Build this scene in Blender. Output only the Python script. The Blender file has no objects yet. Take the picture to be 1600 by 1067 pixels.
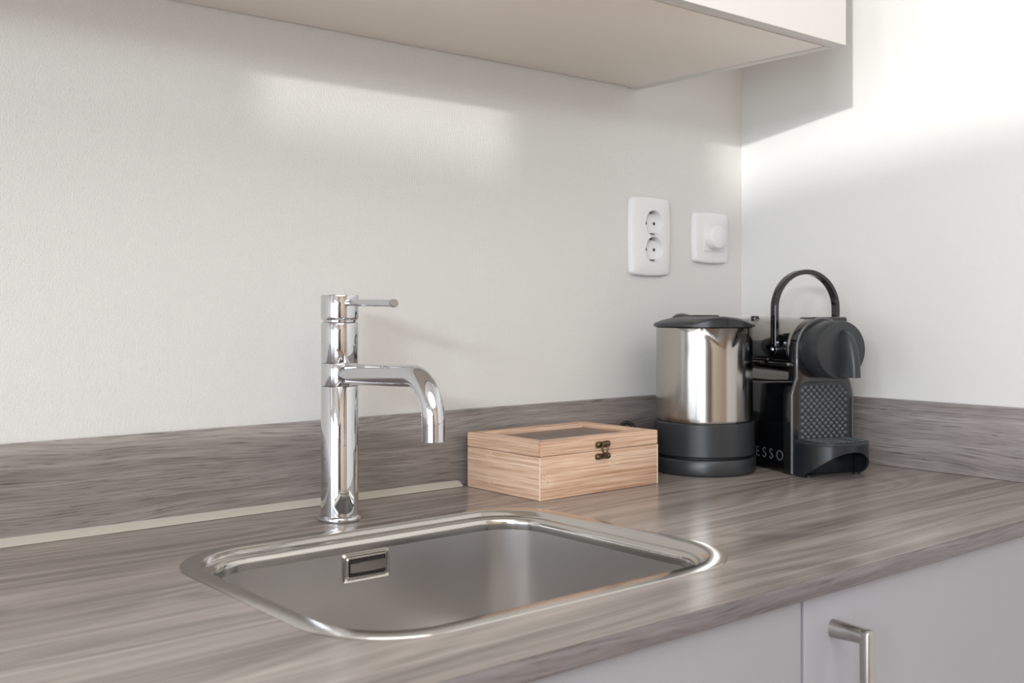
import bpy, bmesh, math, random
from mathutils import Vector, Matrix

random.seed(7)
C = bpy.context.scene.collection
PI = math.pi
H0 = 0.90            # height of the worktop above the floor

# ------------------------------------------------------------------ camera
TH = math.radians(39.867)
cam_d = bpy.data.cameras.new('camera')
cam = bpy.data.objects.new('camera', cam_d)
C.objects.link(cam)
cam.location = (-1.4584, -1.1408, H0 + 0.2338)
cam.rotation_euler = (PI / 2, 0, -TH)
cam_d.sensor_width = 36
cam_d.lens = 1673.5 * 36 / 1600
cam_d.shift_y = -(533.5 - 481.7) / 1600
cam_d.clip_start = 0.02
cam_d.dof.use_dof = True
cam_d.dof.focus_distance = 1.32
cam_d.dof.aperture_fstop = 9.0
bpy.context.scene.camera = cam

# ------------------------------------------------------------------ light
sc = bpy.context.scene
sc.view_settings.view_transform = 'Standard'
sc.view_settings.look = 'None'
sc.view_settings.gamma = 1
sc.view_settings.use_curve_mapping = False
sc.view_settings.exposure = 0.24

w = bpy.data.worlds.new('sky'); sc.world = w; w.use_nodes = True
w.node_tree.nodes['Background'].inputs[0].default_value = (0.80, 0.90, 1.0, 1)
w.node_tree.nodes['Background'].inputs[1].default_value = 1.0

def light(name, kind, loc, energy, color, **kw):
    d = bpy.data.lights.new(name, kind); d.energy = energy; d.color = color
    for k, v in kw.items(): setattr(d, k, v)
    o = bpy.data.objects.new(name, d); C.objects.link(o); o.location = loc
    return o

sun = light('sun', 'SUN', (-3, -2, 3), 1.60, (1.0, 0.985, 0.96), angle=math.radians(0.6))
sun.rotation_euler = Vector((0.256, 0.153, -0.0262)).to_track_quat('-Z', 'Y').to_euler()

WX = -3.60           # inner face of the left (window) wall
WINS = [(-3.10, -2.11), (-1.892, -1.622), (-1.40, -0.30)]      # glazed stretches along the left wall
CURT = 1.560         # top edge of the added half curtains
def win_light(name, y0, y1, z0, z1, energy, color):
    o = light(name, 'AREA', (WX + 0.012, (y0 + y1) / 2, (z0 + z1) / 2), energy * (y1 - y0) * (z1 - z0), color,
              shape='RECTANGLE', size=(z1 - z0), size_y=(y1 - y0))
    o.rotation_euler = (0, -PI / 2, 0)
    return o
for i, (a, b) in enumerate(WINS):
    if i < 2:
        win_light('daylight_upper', a, b, 1.670, 1.850, 235, (0.88, 0.94, 1.0))
    win_light('daylight_lower', a, b, 0.32, 1.630, 11, (0.78, 0.89, 1.0))
# soft fill added under the ceiling, standing in for bounced sunlight
o = light('ceiling_fill', 'AREA', (-1.8, -2.3, 2.55), 25, (1.0, 0.945, 0.89), shape='DISK', size=2.4)

# ------------------------------------------------------------------ helpers
def tag(o, label=None, cat=None, group=None, kind=None):
    if label: o['label'] = label
    if cat: o['category'] = cat
    if group: o['group'] = group
    if kind: o['kind'] = kind
    return o

def empty(name, loc, rz=0.0, label=None, cat=None, group=None):
    o = bpy.data.objects.new(name, None); C.objects.link(o)
    o.empty_display_size = 0.05
    o.location = loc; o.rotation_euler = (0, 0, rz)
    return tag(o, label, cat, group)

def fin(name, bm, mat, parent=None, smooth=None, loc=None):
    """link a bmesh as one object; smooth = angle in degrees below which edges are smooth"""
    bmesh.ops.remove_doubles(bm, verts=bm.verts, dist=1e-7)
    bmesh.ops.recalc_face_normals(bm, faces=bm.faces)
    if smooth is not None:
        lim = math.radians(smooth)
        for f in bm.faces: f.smooth = True
        for e in bm.edges:
            if len(e.link_faces) == 2:
                e.smooth = e.calc_face_angle(0) < lim
    me = bpy.data.meshes.new(name); bm.to_mesh(me); bm.free()
    me.materials.append(mat)
    o = bpy.data.objects.new(name, me); C.objects.link(o)
    if parent: o.parent = parent
    if loc: o.location = loc
    return o

def add_box(bm, x0, x1, y0, y1, z0, z1, bev=0.0, seg=2, mtx=None):
    vs = [bm.verts.new((x, y, z)) for x in (x0, x1) for y in (y0, y1) for z in (z0, z1)]
    q = [(0, 1, 3, 2), (4, 6, 7, 5), (0, 4, 5, 1), (2, 3, 7, 6), (0, 2, 6, 4), (1, 5, 7, 3)]
    fs = [bm.faces.new([vs[i] for i in f]) for f in q]
    out = vs
    if bev > 0:
        es = list({e for f in fs for e in f.edges})
        r = bmesh.ops.bevel(bm, geom=es, offset=bev, segments=seg, affect='EDGES', profile=0.5)
        out = list({v for f in r['faces'] for v in f.verts} | {v for v in vs if v.is_valid})
    if mtx is not None:
        for v in out: v.co = mtx @ v.co
    return out

def box(name, x0, x1, y0, y1, z0, z1, mat, parent=None, bev=0.0, seg=2, smooth=40):
    bm = bmesh.new(); add_box(bm, x0, x1, y0, y1, z0, z1, bev, seg)
    return fin(name, bm, mat, parent, smooth if bev else None)

def loft(bm, rings, cap0=True, cap1=True, closed=True):
    """rings = lists of equal-length 3D points"""
    vr = [[bm.verts.new(p) for p in r] for r in rings]
    n = len(rings[0])
    for a, b in zip(vr, vr[1:]):
        for i in range(n if closed else n - 1):
            j = (i + 1) % n
            bm.faces.new((a[i], a[j], b[j], b[i]))
    if cap0: bm.faces.new(vr[0][::-1])
    if cap1: bm.faces.new(vr[-1])
    return vr

def circ(r, z, n=64, cx=0, cy=0):
    return [(cx + r * math.cos(2 * PI * i / n), cy + r * math.sin(2 * PI * i / n), z) for i in range(n)]

def lathe(bm, prof, n=64, mtx=None, cap0=True, cap1=True):
    rings = [circ(max(r, 1e-5), z, n) for r, z in prof]
    if mtx is not None: rings = [[mtx @ Vector(p) for p in r] for r in rings]
    return loft(bm, rings, cap0, cap1)

def align(origin, direction):
    """matrix taking +Z to direction at origin"""
    return Matrix.Translation(Vector(origin)) @ Vector(direction).to_track_quat('Z', 'Y').to_matrix().to_4x4()

def tube(bm, pts, rad, n=20, cap=True, sx=1.0, sy=1.0, up=None):
    """sweep a circle (or ellipse) along pts with parallel transport; rad number or list"""
    P = [Vector(p) for p in pts]
    if not isinstance(rad, (list, tuple)): rad = [rad] * len(P)
    T = []
    for i in range(len(P)):
        a = P[max(i - 1, 0)]; b = P[min(i + 1, len(P) - 1)]
        T.append((b - a).normalized())
    u = Vector(up) if up else (Vector((0, 0, 1)) if abs(T[0].z) < 0.9 else Vector((1, 0, 0)))
    u = (u - T[0] * u.dot(T[0])).normalized()
    rings = []
    for i, p in enumerate(P):
        u = (u - T[i] * u.dot(T[i])).normalized()
        v = T[i].cross(u)
        rings.append([p + u * (math.cos(2 * PI * k / n) * rad[i] * sx) + v * (math.sin(2 * PI * k / n) * rad[i] * sy) for k in range(n)])
    loft(bm, rings, cap, cap)

def rrect(cx, cy, hx, hy, r, z, n=10):
    pts = []
    for qx, qy, a0 in ((1, 1, 0), (-1, 1, PI / 2), (-1, -1, PI), (1, -1, 1.5 * PI)):
        for k in range(n + 1):
            a = a0 + PI / 2 * k / n
            pts.append((cx + qx * (hx - r) + r * math.cos(a), cy + qy * (hy - r) + r * math.sin(a), z))
    return pts

# smooth the polyline
def smoothline(pts, n=6):
    P = [Vector(p) for p in pts]; out = []
    for i in range(len(P) - 1):
        p0 = P[max(i - 1, 0)]; p1 = P[i]; p2 = P[i + 1]; p3 = P[min(i + 2, len(P) - 1)]
        for k in range(n):
            t = k / n
            out.append(0.5 * ((2 * p1) + (p2 - p0) * t + (2 * p0 - 5 * p1 + 4 * p2 - p3) * t * t + (3 * p1 - p0 - 3 * p2 + p3) * t ** 3))
    out.append(P[-1]); return out

# ------------------------------------------------------------------ materials
def new_mat(name):
    m = bpy.data.materials.new(name); m.use_nodes = True
    nt = m.node_tree
    return m, nt, nt.nodes['Principled BSDF']

def srgb(r, g, b):
    f = lambda c: (c / 255 / 12.92) if c / 255 <= 0.04045 else ((c / 255 + 0.055) / 1.055) ** 2.4
    return (f(r), f(g), f(b), 1)

def mat_plain(name, col, rough=0.5, metal=0.0, bump=0.0, bscale=300, coat=0.0, spec=0.5, rvar=0.0):
    m, nt, p = new_mat(name)
    p.inputs['Base Color'].default_value = col
    p.inputs['Roughness'].default_value = rough
    p.inputs['Metallic'].default_value = metal
    p.inputs['Specular IOR Level'].default_value = spec
    if coat: p.inputs['Coat Weight'].default_value = coat; p.inputs['Coat Roughness'].default_value = 0.05
    tc = nt.nodes.new('ShaderNodeTexCoord')
    nz = nt.nodes.new('ShaderNodeTexNoise'); nz.inputs['Scale'].default_value = bscale
    nt.links.new(tc.outputs['Object'], nz.inputs['Vector'])
    if bump:
        b = nt.nodes.new('ShaderNodeBump'); b.inputs['Strength'].default_value = bump; b.inputs['Distance'].default_value = 0.001
        nt.links.new(nz.outputs['Fac'], b.inputs['Height']); nt.links.new(b.outputs['Normal'], p.inputs['Normal'])
    if rvar:
        mr = nt.nodes.new('ShaderNodeMapRange')
        mr.inputs['To Min'].default_value = max(rough - rvar, 0.01); mr.inputs['To Max'].default_value = rough + rvar
        nt.links.new(nz.outputs['Fac'], mr.inputs['Value']); nt.links.new(mr.outputs['Result'], p.inputs['Roughness'])
    return m

def axes_vector(nt, along, sa, cross, sc_, warp=None):
    """(along*sa, (sum of cross axes)*sc, 0) in object space"""
    tc = nt.nodes.new('ShaderNodeTexCoord')
    sp = nt.nodes.new('ShaderNodeSeparateXYZ'); nt.links.new(tc.outputs['Object'], sp.inputs[0])
    ad = nt.nodes.new('ShaderNodeMath'); ad.operation = 'ADD'
    if len(cross) == 2:
        nt.links.new(sp.outputs[cross[0]], ad.inputs[0]); nt.links.new(sp.outputs[cross[1]], ad.inputs[1])
    else:
        nt.links.new(sp.outputs[cross[0]], ad.inputs[0]); ad.inputs[1].default_value = 0
    m1 = nt.nodes.new('ShaderNodeMath'); m1.operation = 'MULTIPLY'; m1.inputs[1].default_value = sa
    nt.links.new(sp.outputs[along], m1.inputs[0])
    m2 = nt.nodes.new('ShaderNodeMath'); m2.operation = 'MULTIPLY'; m2.inputs[1].default_value = sc_
    cr = ad.outputs[0]
    if warp:
        wn = nt.nodes.new('ShaderNodeTexNoise'); wn.inputs['Scale'].default_value = 1.0; wn.inputs['Detail'].default_value = 1.5
        w1 = nt.nodes.new('ShaderNodeMath'); w1.operation = 'MULTIPLY'; w1.inputs[1].default_value = warp[1]; nt.links.new(sp.outputs[along], w1.inputs[0])
        w2 = nt.nodes.new('ShaderNodeMath'); w2.operation = 'MULTIPLY'; w2.inputs[1].default_value = warp[2]; nt.links.new(cr, w2.inputs[0])
        wc = nt.nodes.new('ShaderNodeCombineXYZ'); nt.links.new(w1.outputs[0], wc.inputs[0]); nt.links.new(w2.outputs[0], wc.inputs[1])
        nt.links.new(wc.outputs[0], wn.inputs['Vector'])
        wa = nt.nodes.new('ShaderNodeMath'); wa.operation = 'MULTIPLY_ADD'; wa.inputs[1].default_value = warp[0]
        nt.links.new(wn.outputs['Fac'], wa.inputs[0]); nt.links.new(cr, wa.inputs[2]); cr = wa.outputs[0]
    nt.links.new(cr, m2.inputs[0])
    cb = nt.nodes.new('ShaderNodeCombineXYZ')
    nt.links.new(m1.outputs[0], cb.inputs[0]); nt.links.new(m2.outputs[0], cb.inputs[1])
    return cb.outputs[0]

def noise(nt, vec, scale=1.0, detail=3, rough=0.5, dist=0.0, off=None):
    n = nt.nodes.new('ShaderNodeTexNoise'); n.inputs['Scale'].default_value = scale
    n.inputs['Detail'].default_value = detail; n.inputs['Roughness'].default_value = rough
    n.inputs['Distortion'].default_value = dist
    if off is not None:
        a = nt.nodes.new('ShaderNodeVectorMath'); a.operation = 'ADD'; a.inputs[1].default_value = off
        nt.links.new(vec, a.inputs[0]); vec = a.outputs[0]
    nt.links.new(vec, n.inputs['Vector'])
    return n.outputs['Fac']

def ramp(nt, fac, stops):
    r = nt.nodes.new('ShaderNodeValToRGB')
    els = r.color_ramp.elements
    while len(els) < len(stops): els.new(0.5)
    for e, (p, c) in zip(els, stops): e.position = p; e.color = c
    nt.links.new(fac, r.inputs['Fac'])
    return r.outputs['Color']

def mixc(nt, fac, a, b, mode='MIX'):
    m = nt.nodes.new('ShaderNodeMix'); m.data_type = 'RGBA'; m.blend_type = mode
    if isinstance(fac, (int, float)): m.inputs[0].default_value = fac
    else: nt.links.new(fac, m.inputs[0])
    for s, v in ((6, a), (7, b)):
        if isinstance(v, tuple): m.inputs[s].default_value = v
        else: nt.links.new(v, m.inputs[s])
    return m.outputs[2]

def mat_laminate(name, along, cross, lo, mid, hi, fine=1.0, rough=0.34, off=(0, 0, 0), ring=1.0, streak=0.5, fs=(34, 900), warp=(0.05, 4.0, 12.0), mids=(5.0, 110), mmix=0.5):
    m, nt, p = new_mat(name)
    v_band = axes_vector(nt, along, 0.8, cross, 16)
    v_mid = axes_vector(nt, along, mids[0], cross, mids[1], warp)
    v_fine = axes_vector(nt, along, fs[0], cross, fs[1], warp)
    v_pore = axes_vector(nt, along, fs[0] * 0.8, cross, fs[1] * 0.55, warp)
    v_str = axes_vector(nt, along, 0.7, cross, 70)
    v_ring = axes_vector(nt, along, 1.6, cross, 9)
    band = noise(nt, v_band, 1.0, 2, 0.5, 0.2, off)
    midn = noise(nt, v_mid, 1.0, 4, 0.6, 0.3, off)
    finen = noise(nt, v_fine, 1.0, 3, 0.6, 0.3, off)
    pore = noise(nt, v_pore, 1.0, 3, 0.65, 0.6, (off[0] + 9, off[1] + 3, 0))
    strk = noise(nt, v_str, 1.0, 2, 0.5, 0.0, (off[0] + 2.7, off[1] + 6.3, 0))
    ringn = noise(nt, v_ring, 1.0, 1.0, 0.4, 0.5, (off[0] + 4.1, off[1] + 2.2, 0))
    mul = nt.nodes.new('ShaderNodeMath'); mul.operation = 'MULTIPLY'; mul.inputs[1].default_value = 75
    nt.links.new(ringn, mul.inputs[0])
    sn = nt.nodes.new('ShaderNodeMath'); sn.operation = 'SINE'; nt.links.new(mul.outputs[0], sn.inputs[0])
    mr = nt.nodes.new('ShaderNodeMapRange'); mr.inputs['From Min'].default_value = -1
    nt.links.new(sn.outputs[0], mr.inputs['Value'])
    base = ramp(nt, band, [(0.30, lo), (0.46, mid), (0.66, hi)])
    c = mixc(nt, mmix, base, ramp(nt, midn, [(0.32, lo), (0.5, mid), (0.68, hi)]))
    c = mixc(nt, 0.18 * ring, c, ramp(nt, mr.outputs['Result'], [(0.0, lo), (1.0, hi)]))
    sm = ramp(nt, strk, [(0.60, (0, 0, 0, 1)), (0.70, (streak, streak, streak, 1))])
    hi2 = tuple(min(1, v * 1.18) for v in hi[:3]) + (1,)
    c = mixc(nt, sm, c, hi2)
    dark = ramp(nt, finen, [(0.34, (0.62, 0.60, 0.60, 1)), (0.50, (1, 1, 1, 1)), (0.70, (1.14, 1.14, 1.14, 1))])
    c = mixc(nt, 0.80 * fine, c, dark, 'MULTIPLY')
    pr = ramp(nt, pore, [(0.30, (0.40, 0.37, 0.37, 1)), (0.40, (1, 1, 1, 1))])
    c = mixc(nt, 0.75 * fine, c, pr, 'MULTIPLY')
    nt.links.new(c, p.inputs['Base Color'])
    p.inputs['Roughness'].default_value = rough
    b = nt.nodes.new('ShaderNodeBump'); b.inputs['Strength'].default_value = 0.18; b.inputs['Distance'].default_value = 0.0005
    nt.links.new(finen, b.inputs['Height']); nt.links.new(b.outputs['Normal'], p.inputs['Normal'])
    return m

LO, MI, HI = srgb(97, 89, 84), srgb(140, 131, 125), srgb(184, 175, 168)
M_top = mat_laminate('worktop_laminate', 'X', ('Y',), LO, MI, HI, 0.38, 0.25, (0, 0, 0), 1.0, 0.55, (14, 460), (0.03, 2.0, 6), (2.2, 80), 0.45)
M_edge_shaded = mat_laminate('shaded_edge_laminate', 'X', ('Z',), srgb(76, 71, 72), srgb(110, 104, 105), srgb(144, 137, 138), 1.1, 0.45, (3, 1, 0), 0.3, 0.1, (20, 620), (0.03, 3, 9), (3.0, 160), 0.5)  # shade on the front edge is put into this darker laminate colour
M_splash_b = mat_laminate('splash_laminate', 'X', ('Z',), srgb(96, 88, 86), srgb(128, 120, 117), srgb(164, 157, 153), 1.3, 0.42, (1.3, 5.7, 0), 0.5, 0.25, (17, 640), (0.045, 3.0, 9.0), (2.2, 150), 0.40)
M_splash_r = mat_laminate('splash_laminate_right', 'Y', ('Z',), srgb(108, 101, 99), srgb(140, 133, 130), srgb(174, 168, 165), 1.15, 0.42, (7.3, 2.7, 0), 0.5, 0.3, (17, 640), (0.045, 3.0, 9.0), (2.2, 150), 0.40)

def mat_wall(name, col, weave=1.0):
    m, nt, p = new_mat(name)
    p.inputs['Base Color'].default_value = col
    p.inputs['Roughness'].default_value = 0.62
    p.inputs['Specular IOR Level'].default_value = 0.35
    tc = nt.nodes.new('ShaderNodeTexCoord')
    mp = nt.nodes.new('ShaderNodeMapping'); nt.links.new(tc.outputs['Object'], mp.inputs[0])
    mp.inputs['Scale'].default_value = (1, 1, 0.45)
    sp = nt.nodes.new('ShaderNodeSeparateXYZ'); nt.links.new(tc.outputs['Object'], sp.inputs[0])
    def sw(out, k):
        a = nt.nodes.new('ShaderNodeMath'); a.operation = 'MULTIPLY'; a.inputs[1].default_value = k; nt.links.new(out, a.inputs[0])
        b = nt.nodes.new('ShaderNodeMath'); b.operation = 'SINE'; nt.links.new(a.outputs[0], b.inputs[0]); return b.outputs[0]
    ad = nt.nodes.new('ShaderNodeMath'); ad.operation = 'ADD'
    nt.links.new(sp.outputs['X'], ad.inputs[0]); nt.links.new(sp.outputs['Y'], ad.inputs[1])
    sx = sw(ad.outputs[0], 2 * PI / 0.0022); sz = sw(sp.outputs['Z'], 2 * PI / 0.0036)
    pr = nt.nodes.new('ShaderNodeMath'); pr.operation = 'MULTIPLY'; nt.links.new(sx, pr.inputs[0]); nt.links.new(sz, pr.inputs[1])
    nz = noise(nt, mp.outputs[0], 520, 2, 0.6)
    nz2 = noise(nt, mp.outputs[0], 1400, 1, 0.5)
    s1 = nt.nodes.new('ShaderNodeMath'); s1.operation = 'MULTIPLY_ADD'; s1.inputs[1].default_value = 0.16
    nt.links.new(pr.outputs[0], s1.inputs[0]); nt.links.new(nz, s1.inputs[2])
    s2 = nt.nodes.new('ShaderNodeMath'); s2.operation = 'MULTIPLY_ADD'; s2.inputs[1].default_value = 0.6
    nt.links.new(nz2, s2.inputs[0]); nt.links.new(s1.outputs[0], s2.inputs[2])
    b = nt.nodes.new('ShaderNodeBump'); b.inputs['Strength'].default_value = 0.9 * weave; b.inputs['Distance'].default_value = 0.0007
    nt.links.new(s2.outputs[0], b.inputs['Height']); nt.links.new(b.outputs['Normal'], p.inputs['Normal'])
    return m

M_wall = mat_wall('glass_fibre_wallpaper', srgb(222, 221, 218))
M_wall_r = mat_wall('painted_wall', srgb(223, 222, 219), 0.35)
M_room = mat_plain('room_paint', srgb(222, 219, 214), 0.8)
M_ceil = mat_plain('ceiling_paint', srgb(235, 233, 230), 0.85)
M_cab = mat_plain('cabinet_satin_white', srgb(214, 212, 208), 0.36, bump=0.02, bscale=500)
M_carc = mat_plain('carcass_melamine', srgb(240, 231, 221), 0.34, bump=0.02, bscale=500)
M_low = mat_plain('lower_front_satin', srgb(152, 151, 157), 0.40, bump=0.02, bscale=500)
M_gap = mat_plain('dark_gap', srgb(40, 38, 36), 0.8)
M_sil = mat_plain('sealant', srgb(188, 182, 172), 0.35)
M_chrome = mat_plain('chrome', (0.62, 0.63, 0.65, 1), 0.03, 1.0)
M_chrome_d = mat_plain('chrome_end_cap', srgb(150, 144, 140), 0.45, 0.3)
M_nickel = mat_plain('brushed_nickel', srgb(176, 172, 168), 0.30, 1.0, bump=0.05, bscale=900)
M_blk = mat_plain('black_satin_plastic', srgb(32, 35, 39), 0.30, bump=0.06, bscale=1600)
M_blk2 = mat_plain('charcoal_matte_plastic', srgb(46, 49, 52), 0.34, bump=0.08, bscale=1600)
M_gloss = mat_plain('black_gloss_plastic', srgb(10, 11, 13), 0.07, coat=0.6)
M_gloss_g = mat_plain('gloss_graphite_plastic', srgb(26, 26, 27), 0.10, coat=0.5)
M_rail = mat_plain('frame_rail_highlight', srgb(84, 86, 90), 0.14, coat=0.5)  # black gloss rail, highlight painted in as a lighter base colour
M_head = mat_plain('gloss_grey_head', srgb(140, 134, 128), 0.16, coat=0.4)
M_white = mat_plain('white_plastic', srgb(232, 231, 231), 0.28)
M_hole = mat_plain('socket_hole', srgb(48, 44, 40), 0.6)
M_pin = mat_plain('earth_contact', srgb(150, 145, 138), 0.35, 0.9)
M_bronze = mat_plain('aged_bronze', srgb(112, 98, 74), 0.33, 0.95, bump=0.5, bscale=700)
M_rub = mat_plain('rubber', srgb(25, 25, 26), 0.6)

def mat_brushed(name, col, along, cross, rough, bump=0.25, r2=0.1, fine=900, aniso=0.0):
    m, nt, p = new_mat(name)
    p.inputs['Base Color'].default_value = col
    p.inputs['Metallic'].default_value = 1.0
    v = axes_vector(nt, along, 14, cross, fine)
    n = noise(nt, v, 1.0, 3, 0.6)
    mr = nt.nodes.new('ShaderNodeMapRange'); mr.inputs['To Min'].default_value = rough - r2; mr.inputs['To Max'].default_value = rough + r2
    nt.links.new(n, mr.inputs['Value']); nt.links.new(mr.outputs['Result'], p.inputs['Roughness'])
    b = nt.nodes.new('ShaderNodeBump'); b.inputs['Strength'].default_value = bump; b.inputs['Distance'].default_value = 0.0002
    nt.links.new(n, b.inputs['Height']); nt.links.new(b.outputs['Normal'], p.inputs['Normal'])
    if aniso:
        p.inputs['Anisotropic'].default_value = aniso
        tg = nt.nodes.new('ShaderNodeTangent'); tg.direction_type = 'RADIAL'; tg.axis = 'Z'
        nt.links.new(tg.outputs[0], p.inputs['Tangent'])
    return m
M_sink = mat_brushed('brushed_sink_steel', srgb(216, 213, 211), 'X', ('Z',), 0.29, 0.03, 0.03, 900, 0.5)
M_rim = mat_plain('sink_rim_steel', srgb(205, 202, 197), 0.17, 1.0, bump=0.01, bscale=1200)
M_kettle = mat_brushed('brushed_kettle_steel', srgb(182, 178, 174), 'Z', ('X', 'Y'), 0.16, 0.08, 0.03, 500, 0.0)

def mat_bamboo(name, along, cross, off):
    m, nt, p = new_mat(name)
    v1 = axes_vector(nt, along, 5, cross, 300)
    v2 = axes_vector(nt, along, 12, cross, 750)
    v3 = axes_vector(nt, along, 2, cross, 60)
    a = noise(nt, v1, 1.0, 4, 0.6, 0.3, off); b_ = noise(nt, v2, 1.0, 3, 0.6, 0.3, off); c_ = noise(nt, v3, 1, 1, 0.5, 0, off)
    col = ramp(nt, a, [(0.36, srgb(186, 143, 115)), (0.5, srgb(218, 184, 158)), (0.64, srgb(236, 211, 190))])
    col = mixc(nt, 0.35, col, ramp(nt, c_, [(0.35, srgb(200, 158, 126)), (0.65, srgb(232, 204, 178))]))
    col = mixc(nt, 0.70, col, ramp(nt, b_, [(0.35, (0.66, 0.52, 0.42, 1)), (0.52, (1, 1, 1, 1)), (0.7, (1.08, 1.08, 1.08, 1))]), 'MULTIPLY')
    # scattered nodes of the bamboo strips
    vn = axes_vector(nt, along, 17, cross, 26)
    vo = nt.nodes.new('ShaderNodeTexVoronoi'); vo.inputs['Scale'].default_value = 1.0
    ad = nt.nodes.new('ShaderNodeVectorMath'); ad.operation = 'ADD'; ad.inputs[1].default_value = off
    nt.links.new(vn, ad.inputs[0]); nt.links.new(ad.outputs[0], vo.inputs['Vector'])
    vz = axes_vector(nt, along, 620, cross, 420)
    zn = noise(nt, vz, 1, 2, 0.7, 1.0)
    near = ramp(nt, vo.outputs['Distance'], [(0.14, (1, 1, 1, 1)), (0.28, (0, 0, 0, 1))])
    spots = ramp(nt, zn, [(0.50, (0, 0, 0, 1)), (0.60, (1, 1, 1, 1))])
    msk = mixc(nt, 1.0, near, spots, 'MULTIPLY')
    col = mixc(nt, msk, col, srgb(236, 212, 190))
    nt.links.new(col, p.inputs['Base Color'])
    p.inputs['Roughness'].default_value = 0.5
    bp = nt.nodes.new('ShaderNodeBump'); bp.inputs['Strength'].default_value = 0.2; bp.inputs['Distance'].default_value = 0.0004
    nt.links.new(b_, bp.inputs['Height']); nt.links.new(bp.outputs['Normal'], p.inputs['Normal'])
    return m
M_bamF = mat_bamboo('bamboo_front', 'X', ('Z', 'Y'), (2.3, 7.1, 0))
M_bamS = mat_bamboo('bamboo_side', 'Y', ('Z', 'X'), (5.3, 1.1, 0))
M_pane = mat_plain('acrylic_painted_reflection', srgb(112, 97, 90), 0.30, spec=0.3)  # reflection of the surroundings put into the pane's base colour

def mat_floor():
    m, nt, p = new_mat('oak_floor')
    v = axes_vector(nt, 'Y', 1.0, ('X',), 14)
    n = noise(nt, v, 1, 4, 0.6)
    c = ramp(nt, n, [(0.3, srgb(126, 96, 72)), (0.7, srgb(172, 138, 106))])
    nt.links.new(c, p.inputs['Base Color']); p.inputs['Roughness'].default_value = 0.45
    return m
M_floor = mat_floor()

m, nt, p = new_mat('sheer_curtain'); M_sheer = m
p.inputs['Base Color'].default_value = srgb(235, 238, 240); p.inputs['Roughness'].default_value = 0.9

# ------------------------------------------------------------------ room shell
def struct(o): o['kind'] = 'structure'; return o
XR, YF, ZC = 0.0, -4.0, 2.60
struct(box('floor', WX - 0.2, 0.2, YF - 0.2, 0.2, -0.1, 0.0, M_floor))
struct(box('ceiling', WX - 0.2, 0.2, YF - 0.2, 0.2, ZC, ZC + 0.1, M_ceil))
struct(box('wall_back', WX - 0.2, 0.2, 0.0, 0.15, 0.0, ZC, M_wall))
struct(box('wall_right', 0.0, 0.15, YF - 0.2, 0.0, 0.0, ZC, M_wall_r))
# front wall (behind the camera) with an unseen dark door added for chrome reflections
M_fw = mat_plain('front_wall_paint', srgb(196, 180, 164), 0.8)
M_door = mat_plain('dark_oak', srgb(84, 66, 54), 0.5)
struct(box('wall_front', WX, 0.0, YF - 0.15, YF, 0, ZC, M_fw))
dr_ = empty('added_door', (-3.10, YF, 0)); struct(dr_)
box('added_door_leaf', -0.42, 0.42, 0.0005, 0.035, 0.003, 2.03, M_door, dr_, 0.003)
box('added_door_frame', -0.47, -0.425, 0.0005, 0.045, 0.0, 2.08, M_door, dr_, 0.003)
box('added_door_frame', 0.425, 0.47, 0.0005, 0.045, 0.0, 2.08, M_door, dr_, 0.003)
# left wall with three tall windows
bm = bmesh.new()
WZ0, WZ1 = 0.30, 2.05
ys = [YF] + [v for w_ in WINS for v in w_] + [0.0]
for i in range(0, len(ys), 2):
    add_box(bm, WX - 0.04, WX, ys[i], ys[i + 1], 0, ZC)
for a, b in WINS:
    add_box(bm, WX - 0.04, WX, a, b, 0, WZ0); add_box(bm, WX - 0.04, WX, a, b, WZ1, ZC)
struct(fin('wall_left', bm, M_room))
for i, (a, b) in enumerate(WINS):
    r = empty('window_%d' % (i + 1), (WX - 0.03, (a + b) / 2, WZ0)); struct(r)
    hw = (b - a) / 2
    bm = bmesh.new()
    for s in (-1, 1): add_box(bm, -0.05, -0.01, min(s * hw, s * (hw + 0.04)), max(s * hw, s * (hw + 0.04)), -0.04, WZ1 - WZ0 + 0.04)
    for z in (-0.04, WZ1 - WZ0): add_box(bm, -0.05, -0.01, -hw, hw, z, z + 0.04)
    fin('window_frame', bm, M_room, r)
    # unseen curtain added to block the sun: half height, full on the third pane
    top = (CURT if i < 2 else WZ1) - WZ0
    n = max(8, int(hw * 120)); bm = bmesh.new(); rings = []
    full = top
    for k in range(n + 1):
        y = -hw + 2 * hw * k / n; x = 0.008 * math.sin(k * 1.3)
        rings.append([(x - 0.02, y, 0), (x - 0.02, y, top), (x - 0.0185, y, top), (x - 0.0185, y, 0)])
    loft(bm, rings)
    fin('sun_block_curtain', bm, M_sheer, r, 60)
# unseen wall added outside; its sloping top shapes the lower edge of the sunlight
bm = bmesh.new()
gp = [(-3.2, 1.150), (-4.0, 1.143), (-4.25, 1.153), (-4.54, 1.205), (-5.0, 1.268), (-5.6, 1.300)]
loft(bm, [[(-7.75, y, 0), (-7.60, y, 0), (-7.60, y, H0 + z), (-7.75, y, H0 + z)] for y, z in gp])
struct(fin('wall_sun_cutoff', bm, M_room))

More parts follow.
